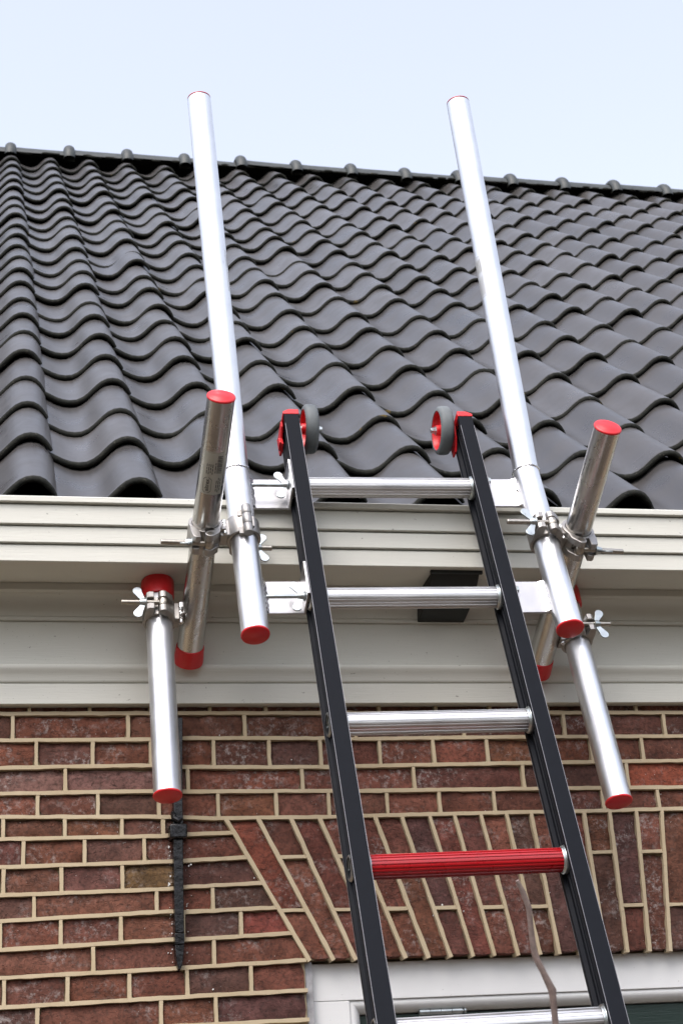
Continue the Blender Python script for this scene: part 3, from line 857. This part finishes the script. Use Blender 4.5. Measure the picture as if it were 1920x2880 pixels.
# red end caps, wheels
for side, (u0, u1) in zip((-1, 1), RAILS):
    cp = MB()
    uo, ui = (u0, u1) if side < 0 else (u1, u0)
    s_ = side
    # top plate, chamfered on its outer side
    um = (u0+u1)/2
    pl = [(u0-.0006, .1712), (u1+.0006, .1712), (u1+.0006, .1815), (u0-.0006, .1815)]
    if s_ < 0: pl = [(u0-.002, .1712), (u1+.001, .1712), (u1+.001, .1850), (u0+.010, .1850), (u0-.002, .1780)]
    else: pl = [(u0-.001, .1712), (u1+.002, .1712), (u1+.002, .1780), (u1-.010, .1850), (u0-.001, .1850)]
    cp.prism(pl, LP, UD, LD, ND, -.046, .0325)
    cap = cp.build('end_cap', M['red'], ladder, sharp=30, bevel=.0012)
    fk = MB()
    fk.prism([(-.046,.172), (.010,.172), (.008,.160), (-.012,.146), (-.010,.130), (-.030,.125), (-.046,.130)], LP, ND, LD, UD, min(uo, uo+s_*.0045), max(uo, uo+s_*.0045))
    fk.prism([(-.030,.160), (-.010,.146), (-.008,.131), (-.028,.127)], LP, ND, LD, UD, min(uo+s_*.0045, uo+s_*.0085), max(uo+s_*.0045, uo+s_*.0085))
    fk.prism([(-.046,.172), (.004,.172), (-.004,.145), (-.024,.125), (-.046,.130)], LP, ND, LD, UD, min(ui, ui-s_*.004), max(ui, ui-s_*.004))
    fk.build('fork', M['red'], cap, sharp=30, bevel=.0008)
    # wheel on the inner side
    wc = lad((u1+.0300) if s_ < 0 else (u0-.0200), .184, -.022)
    inn = UD*(-s_)                      # from the rail towards the ladder's middle
    wh = empty_part = MB()
    wh.lathe(wc - inn*.0135, inn, [(0,.0405), (.0008,.0455), (.004,.0492), (.009,.0502), (.018,.0502), (.023,.0492), (.0262,.0455), (.027,.0405), (.0, .0405)], 56, 0, close=False)
    wheel = wh.build('wheel', M['rubber'], ladder, sharp=40); wheel["label"] = "grey rubber guide wheel with red hub"
    hb = MB()
    hb.lathe(wc - inn*.0125, inn, [(0,.0408), (.0012,.0385), (.010,.0360), (.011,.012), (.011, 0)], 48, 0, close=False)
    hb.lathe(wc - inn*.0125, inn, [(.025,.0408), (.0238,.0385), (.014,.0360), (.0125,.0125), (.027,.0105), (.027,.0)], 48, 0, close=False)
    hb.lathe(wc - inn*.0125, inn, [(.011,.013), (-.004,.0105), (-.004,.0)], 32, 0, close=False)
    hb.build('hub', M['red'], wheel, sharp=40)
    ax = MB(); ax.cyl(wc - inn*.030, wc + inn*.026, .0042, 14)
    ax.lathe(wc + inn*.0146, inn, [(0,.0092), (.0015,.0092), (.0016,.0070), (.0068,.0070), (.0072,.0058), (.0105,.0058)], 6, 0)
    ax.lathe(wc - inn*.024, inn, [(0,.0065), (.008,.0065)], 20, 0)
    ax.build('axle', M['zinc'], wheel, sharp=30)

# ------------------------------------------------------------------ tube hardware
TR = .025
def end_cap(o, a, parent, name='end_cap'):
    b = MB(); b.lathe(o, a, [(-.012,.0236), (0,.0238), (.0002,.0258), (.0018,.0262), (.0036,.0256), (.0050,.0225), (.0056,.0175), (.0060,.0170), (.0060,0)], 48)
    return b.build(name, M['red'], parent, sharp=50)
def foot_cap(o, a, parent, r=.0275, ln=.036):
    b = MB()
    def rm(t, rr, th): return rr - (.0011 if (math.sin(th*9) > .72 and .004 < t < ln-.004) else 0)
    b.lathe(o, a, [(-.001, r-.0020), (0, r), (.004, r+.0006), (ln*.5, r+.0012), (ln-.004, r+.0018), (ln-.001, r+.0012), (ln, r-.002), (ln, 0)], 72, 0, rmod=rm, close=False)
    b.lathe(o, a, [(.0, r), (.0, TR-.001)], 72, 0, close=False)
    return b.build('rubber_foot', M['red'], parent, sharp=40)
def wing_nut(o, a, wdir, parent, name='wing_nut'):
    """o: inner face of the nut, a: outward axis, wdir: direction of one wing"""
    o, a = V(o), V(a).normalized(); wdir = (V(wdir) - a*V(wdir).dot(a)).normalized(); sd = a.cross(wdir)
    b = MB()
    b.lathe(o, a, [(0,.0098), (.0012,.0098), (.0013,.0080), (.007,.0078), (.0125,.0062), (.0130,.0052)], 20, 0)
    for s_ in (1, -1):
        pts = [(.0015, .0045), (.0105, .0045)]
        cc, rr = V((.0165, .0255)), .0088
        for k in range(13):
            th = math.radians(-30 + 220*k/12); pts.append((cc.x+rr*math.cos(th), cc.y+rr*math.sin(th)))
        tw = s_*.0012
        b.prism([(p[0], p[1]) for p in pts], o, a, wdir*s_, sd, -.0016, .0016)
    return b.build(name, M['zinc'], parent, sharp=35, bevel=.0007)
def threaded(o, a, ln, r, parent, mat='bolt'):
    b = MB(); n = int(ln/.0012); pr = []
    for i in range(n+1):
        t = ln*i/n; pr.append((t, r*(1.0 if i % 2 else .90)))
    pr.append((ln+.0008, r*.75)); b.lathe(o, a, pr, 14)
    return b.build('bolt', M[mat], parent, sharp=80)
def weld_line(p0, p1, r, parent, nrm=None):
    p0, p1 = V(p0), V(p1); n = max(6, int((p1-p0).length/.0028)); b = MB(); d = (p1-p0).normalized()
    pts, rad = [], []
    for i in range(n*2+1):
        t = i/(2*n); j = V((rnd.gauss(0,1), rnd.gauss(0,1), rnd.gauss(0,1)))*r*.07
        pts.append(p0 + (p1-p0)*t + j); rad.append(r*(1.0 if i % 2 else .88)*rnd.uniform(.93, 1.07)*(1 if 0 < i < 2*n else .5))
    b.sweep(pts, rad, 9)
    return b.build('weld_bead', M['weld'], parent, sharp=70)
def weld_ring(o, a, r, wr, parent):
    o, a = V(o), V(a).normalized(); e1 = (V((0,-1,0)) - a*V((0,-1,0)).dot(a)).normalized(); e2 = a.cross(e1)
    b = MB(); pts, rad = [], []; n = 96
    for i in range(n+1):
        th = 2*math.pi*i/n; q = o + (e1*math.cos(th)+e2*math.sin(th))*(r+rnd.gauss(0,.0004)) + a*rnd.gauss(0,.0006)
        pts.append(q); rad.append(wr*(1.0 if i % 2 else .82)*rnd.uniform(.9,1.1))
    b.sweep(pts, rad, 8); return b.build('weld_bead', M['weld'], parent, sharp=70)

def half_coupler(o, a, s, h, parent, blen=.082, wing=None):
    """clamp round a tube: axis a, s towards the welded side, h towards the swing bolt"""
    o = V(o); a = V(a).normalized(); s = (V(s) - a*V(s).dot(a)).normalized(); h = (V(h) - a*V(h).dot(a) - s*V(h).dot(s)).normalized()
    R0, R1 = TR+.0004, TR+.0072
    b = MB()
    b.arcband(o, a, s, h, R0, R1, -.0225, .0225, math.radians(-92), math.radians(62), 22)
    # two cheeks that carry the pivot
    for t0, t1 in ((-.0225, -.0085), (.0085, .0225)):
        poly = [(.0135, TR+.001), (.026, TR-.006), (.0235, .034), (.013, .0455), (.0055, .0485), (-.002, .0455), (-.0035, .0385), (.003, .0315)]
        b.prism(poly, o, s, h, a, t0, t1)
        b.lathe(o + h*.0410 + s*.0045 + a*t0, a, [(0,.0092), (t1-t0,.0092)], 24)
    # web towards the weld
    b.box(o + s*(TR+.006) , s*.0065, h*.0150, a*.0185)
    body = b.build('coupler_body', M['cast'], parent, sharp=35, bevel=.0012)
    c = MB()
    c.arcband(o, a, s, h, R0, R1-.0006, -.0195, .0195, math.radians(96), math.radians(266), 24)
    # forked lug for the swing bolt
    for t0, t1 in ((-.0195, -.0062), (.0062, .0195)):
        c.prism([(-.0130, TR-.004), (-.0130, .050), (-.0215, .0505), (-.0265, .047), (-.0295, .030), (-.0300, .010), (-.0250, .012), (-.0180, .0225)], o, s, h, a, t0, t1)
    # hinge at the back
    c.lathe(o - h*.0355 - s*.001 - a*.0215, a, [(0,.0068), (.043,.0068)], 20)
    c.box(o - h*.031 - s*.002, s*.0050, h*.0048, a*.0180)
    c.build('coupler_cap', M['cast'], parent, sharp=35, bevel=.0012)
    p = MB(); pv = o + h*.0410 + s*.0045
    p.cyl(pv - a*.0228, pv + a*.0228, .0045, 16)
    p.lathe(pv - a*.0078, a, [(0,.0080), (.003,.0092), (.0126,.0092), (.0156,.0080)], 24)
    p.build('pivot_pin', M['bolt'], parent)
    threaded(pv - s*.006, -s, blen, .0052, parent)
    wing_nut(pv - s*.0316, -s, wing if wing is not None else a, parent)

def sticker(o, a, front, t0, t1, half, parent, text=True):
    """printed film wrapped on a tube"""
    o = V(o); a = V(a).normalized(); f = (V(front) - a*V(front).dot(a)).normalized(); e = a.cross(f)
    def P(x, t, r): return o + a*t + (f*math.cos(x/TR) + e*math.sin(x/TR))*r      # x: arc length
    def patch(mb, x0, x1, ta, tb, r, n=10):
        x0, x1 = -x0, -x1
        vs = []
        for i in range(n+1):
            x = x0 + (x1-x0)*i/n; vs += [P(x, ta, r), P(x, tb, r)]
        mb.add(vs, [(2*i, 2*i+2, 2*i+3, 2*i+1) for i in range(n)])
    b = MB(); patch(b, -half, half, t0, t1, TR+.00025, 16); lab = b.build('label_film', M['film'] if text else M['clear'], parent, sharp=60)
    q = MB(); r2 = TR+.00045
    if text:
        # bar code, text lines across, logo frame
        Lg = t1-t0; t = t0+.08*Lg
        for k in range(22):
            wd = rnd.choice((.0007, .0011, .0017)); 
            if t+wd > t0+.50*Lg: break
            patch(q, half*.30, half*.80, t, t+wd, r2, 6); t += wd+rnd.choice((.0006, .0009, .0014))
        for xx in (-.62, -.44, -.27, -.10, .14):
            t = t0+.28*Lg if xx < .1 else t0+.24*Lg
            while t < t0+.50*Lg:
                wd = rnd.uniform(.003, .009); patch(q, xx*half, xx*half+.0015, t, min(t+wd, t0+.52*Lg), r2, 2); t += wd+.0016
        for xx, ta, tb in ((.36,.66,.92), (.54,.60,.95), (.72,.62,.90)):
            t = t0+ta*Lg
            while t < t0+tb*Lg:
                wd = rnd.uniform(.004, .008); patch(q, xx*half, xx*half+.0016, t, min(t+wd, t0+tb*Lg), r2, 2); t += wd+.0014
        # logo: rounded frame with the word in it
        xa, xb, ta, tb = .02*half, .80*half, t0+.60*Lg, t0+.965*Lg; th = .0008; cx_ = .0042
        oct_ = [(xa+cx_, ta), (xb-cx_, ta), (xb, ta+cx_), (xb, tb-cx_), (xb-cx_, tb), (xa+cx_, tb), (xa, tb-cx_), (xa, ta+cx_)]
        mx, mt_ = (xa+xb)/2, (ta+tb)/2
        vs = []
        for (x, t) in oct_: vs += [P(x, t, r2), P(x+(mx-x)*.10, t+(mt_-t)*.06, r2)]
        q.add(vs, [(2*i, (2*i+2) % 16, (2*i+3) % 16, 2*i+1) for i in range(8)])
        cu_ = bpy.data.curves.new('txt', 'FONT'); cu_.body = 'altrex'; cu_.size = .013; cu_.align_x = 'CENTER'; cu_.align_y = 'CENTER'; cu_.resolution_u = 2; cu_.offset = .0003
        to = bpy.data.objects.new('txt', cu_); COL.objects.link(to)
        dg = bpy.context.evaluated_depsgraph_get(); me = bpy.data.meshes.new_from_object(to.evaluated_get(dg))
        sc_ = (tb-ta)*.80/max(1e-6, max(v.co.x for v in me.vertices)-min(v.co.x for v in me.vertices))
        q.add([P(mx + v.co.y*sc_*1.0, mt_ - v.co.x*sc_, r2+.0001) for v in me.vertices], [tuple(p.vertices) for p in me.polygons])
        bpy.data.objects.remove(to); bpy.data.curves.remove(cu_); bpy.data.meshes.remove(me)
    else:
        Lg = t1-t0
        for k in range(10):
            t = t0+.08*Lg+k*.042*Lg; patch(q, -half*.5, half*.5, t, t+.012*Lg, r2, 4)
        for xx in (-.5, -.2, .1, .4):
            patch(q, xx*half, xx*half+.002, t0+.6*Lg, t0+.9*Lg, r2, 2)
    q.build('print', M['print'] if text else M['faint'], lab, flat=True)

PX = V((1, 0, 0))
SET = {
 'L': dict(pb=(.4661,-.3442,2.7149), weld=(.4647,-.2143,3.0932), top=(.4223,-.2047,3.9818), st=(.4002,-.4898,3.1081), sb=(.3848,-.03,2.7712), bb=(.3186,-.2126,2.4612), bc=(.3207,-.1171,2.835)),
 'R': dict(pb=(1.039,-.3812,2.717), weld=(1.0376,-.2524,3.0921), top=(.9896,-.2362,3.9954), st=(1.1109,-.5132,3.0596), sb=(1.088,-.03,2.7495), bb=(1.1545,-.2143,2.4376), bc=(1.151,-.1087,2.80))}
for key, D in SET.items():
    sgn = -1 if key == 'L' else 1                # outward from the ladder
    side = 'left' if key == 'L' else 'right'
    pb, weld, top, st, sb, bb, bc = (V(D[k]) for k in ('pb','weld','top','st','sb','bb','bc'))
    # --- upright pole
    ld = (weld-pb).normalized(); ud_ = (top-weld).normalized()
    pole = empty('upright_pole', pb, 'tall silver aluminium pole bolted to the %s rail of the ladder, bent at a weld' % side, 'pole', 'tall poles beside the ladder')
    b = MB(); b.lathe(pb, ld, [(0,TR), ((weld-pb).length,TR)], 56, close=False); b.build('lower_tube', M['alu'], pole)
    b = MB(); b.lathe(weld-ud_*.002, ud_, [(0,TR), ((top-weld).length,TR)], 56, close=False); up = b.build('upper_tube', M['alu'], pole)
    weld_ring(weld, (ld+ud_).normalized(), TR+.0004, .0026, pole)
    end_cap(pb, -ld, pole)
    b = MB(); b.lathe(top, ud_, [(-.01,.0232), (.0002,.0232), (.0004,.0249), (.0016,.0248), (.0022,.0225), (.0022,0)], 48); b.build('end_cap', M['red'], pole)
    if key == 'R': sticker(weld, ud_, V((-.92,-.28,0)), .40, .50, .014, pole, False)
    else: sticker(weld, ud_, V((.97,-.20,0)), .40, .50, .014, pole, False)
    # brackets to the rail
    rail_u = RAILS[0][0]-.0008 if key == 'L' else RAILS[1][1]+.0008
    for bi, (l0, l1) in enumerate(((-.030, .046), (-.292, -.216)) if key == 'L' else ((-.060, .013), (-.327, -.253))):
        pax = pb + ld*((LP + LD*((l0+l1)/2) - pb).dot(ld))
        pu = (pax-LP).dot(UD); pn = (pax-LP).dot(ND)
        ua, ub = (pu, rail_u) if key == 'L' else (rail_u, pu)
        npl = -.0285 if key == 'L' else pn-.010
        nw = -.017 if key == 'L' else npl+.004
        br = MB()
        br.box(lad((ua+ub)/2, (l0+l1)/2, npl), UD*((ub-ua)/2), LD*((l1-l0)/2), ND*.0024)
        plate = br.build('bracket', M['plate'], pole, flat=True, bevel=.0008)
        fl = MB(); fu = rail_u - .0026 if key == 'L' else rail_u + .0026
        nf = .0310 if key == 'L' else npl+.010
        fl.box(lad(fu, (l0+l1)/2, (npl+.0025+nf)/2), UD*.0024, LD*((l1-l0)/2), ND*((nf-npl-.0025)/2))
        fl.build('flange', M['plate'], plate, flat=True, bevel=.0006)
        wu = pu + (TR+.0005 if key == 'L' else TR-.0010)*(-sgn)
        weld_line(lad(wu, l0, nw), lad(wu, l1, nw), .0048, plate)
        wl = MB()
        # flat wash of weld metal on the plate
        vs, fs = [], []; n_ = 18
        for i in range(n_+1):
            l_ = l0+.001 + (l1-l0-.002)*i/n_
            vs += [lad(wu, l_, nw+.003), lad(wu + (-sgn)*(.0100+rnd.gauss(0,.0006)), l_, npl+.0028+.0004)]
        for i in range(n_): fs.append((2*i, 2*i+1, 2*i+3, 2*i+2))
        wl.add(vs, fs); wl.build('weld_wash', M['weld'], plate)
        lr = (0.0, -.28)[bi]
        if key == 'L':
            bo = lad(fu, lr+.005, .001)
            threaded(bo, -UD, .072, .0042, plate, 'zinc')
            wing_nut(bo - UD*.0030, -UD, LD, plate)
        else:
            hb_ = MB(); hb_.lathe(lad(fu, lr+.005, npl+.006), UD, [(.002,.0065), (.006,.0065)], 6); hb_.build('bolt_head', M['zinc'], plate, flat=True)
    # --- strut
    sd_ = (sb-st).normalized(); sl = (sb-st).length
    strut = empty('strut', sb, '%s strut tube with red cap pointing at the viewer%s' % (side, ', printed label on it' if key == 'L' else ', no label on it'), 'tube', 'struts between poles and cornice')
    b = MB(); b.lathe(st, sd_, [(0,TR), (sl-.006,TR)], 56, close=False); b.build('tube', M['alu_reflect_dark'], strut)
    end_cap(st, -sd_, strut); foot_cap(st + sd_*(sl-.037), sd_, strut, .0268, .037)
    if key == 'L':
        toc = (cam.matrix_world.translation - st)
        sticker(st, sd_, toc + V((.25,0,0)), .098, .184, .0205, strut, True)
    # half coupler welded on the strut for the brace
    sp = st + sd_*((bc.z-st.z)/sd_.z)
    bd_ = (bc-bb).normalized()
    half_coupler(bc, bd_, PX*(-sgn), V((0,-1,.25)), strut, .072 if key == 'L' else .060)
    wm = (bc+sp)/2
    b = MB(); b.box(sp + PX*sgn*(TR+.0035), PX*.0050, bd_*.0165, V((0,-1,.3)).normalized()*.011); b.build('weld_web', M['cast'], strut, flat=True, bevel=.002)
    weld_line(sp + PX*sgn*(TR+.0015) + V((0,-.012,-.022)), sp + PX*sgn*(TR+.0015) + V((0,-.014,.020)), .0050, strut)
    # --- double coupler between pole and strut
    A = V((st.y, st.z)); 
    den = ld.y*(-sd_.z) + sd_.y*ld.z
    k1 = ((st.y-pb.y)*(-sd_.z) + sd_.y*(st.z-pb.z))/den
    cp_ = pb + ld*k1; cs_ = st + sd_*((cp_.z-st.z)/sd_.z)
    dc = empty('tube_coupler', (cp_+cs_)/2, 'cast aluminium double clamp with wing nuts joining the %s pole and strut' % side, 'clamp', 'double clamps')
    up_h = V((0,-1,.6))
    if key == 'L': half_coupler(cp_, ld, PX*sgn, V((0,.55,-.35)), dc, .058, wing=ld)
    else: half_coupler(cp_, ld, PX*sgn, V((0,-1,.3)), dc, wing=ld)
    half_coupler(cs_, sd_, PX*(-sgn), V((0,-.45,-1)), dc, wing=V((0,-.9,-.44)))
    if key == 'L':   # hinge knuckle on the viewer's side of the pole clamp
        hk = MB(); o_ = cp_ + (V((0,-1,.3)) - ld*V((0,-1,.3)).dot(ld)).normalized()*.0375 + PX*.003
        for t0, t1 in ((-.034,-.013), (-.0122,.0122), (.013,.034)): hk.lathe(o_+ld*t0, ld, [(0,.0085),(.001,.0092),(t1-t0-.001,.0092),(t1-t0,.0085)], 24)
        hk.box(o_ - ND*.008 + PX*.006, PX*.007, ld*.012, ND*.0045); hk.box(o_ - ND*.009 - PX*.008 + ld*.022, PX*.008, ld*.008, ND*.0045); hk.box(o_ - ND*.009 - PX*.008 - ld*.022, PX*.008, ld*.008, ND*.0045)
        hk.build('hinge_knuckle', M['cast'], dc, sharp=35)
    md = (cp_+cs_)/2
    b = MB(); b.box(md, PX*((cs_-cp_).length/2-TR-.002), LD*.019, ND*.013); b.build('coupler_web', M['cast'], dc, flat=True, bevel=.002)
    weld_line(md + ND*.014 + LD*.020, md + ND*.015 - LD*.018, .0042, dc)
    # --- brace standing against the soffit
    bt = bb + bd_*((2.884-bb.z)/bd_.z)
    brace = empty('brace_tube', bb, 'short %s aluminium tube in front of the bricks, red cap at its lower end' % side, 'tube', 'brace tubes')
    b = MB(); b.lathe(bb, bd_, [(0,TR), ((bt-bb).length,TR)], 56, close=False); b.build('tube', M['alu'], brace)
    end_cap(bb, -bd_, brace); foot_cap(bt - bd_*.014, bd_, brace, .0300, .040)

# ------------------------------------------------------------------ bare twig in front of the wall
tw = MB()
tp_ = [(.80,-1.02,0),(.76,-1.06,.55),(.715,-1.12,1.1),(.675,-1.19,1.6),(.6455,-1.230,1.87),(.6364,-1.2417,1.9227),(.634,-1.250,1.945),(.632,-1.2564,1.9575),(.622,-1.262,1.977),(.6132,-1.2678,1.9923),(.6105,-1.271,2.003),(.6070,-1.281,2.025),(.6043,-1.2893,2.0444),(.5976,-1.2951,2.0605),(.591,-1.2993,2.0732)]
tr_ = [.86*q for q in (.0085,.0075,.0065,.0055,.0046,.0044,.0045,.0056,.0042,.0047,.0042,.0038,.0041,.0038,.0026)]
tw.sweep(tp_, tr_, 10); tw_o = tw.build('twig', M['bark'])
tw_o["label"] = "bare brown twig in front of the ladder's lower right rail"; tw_o["category"] = "twig"
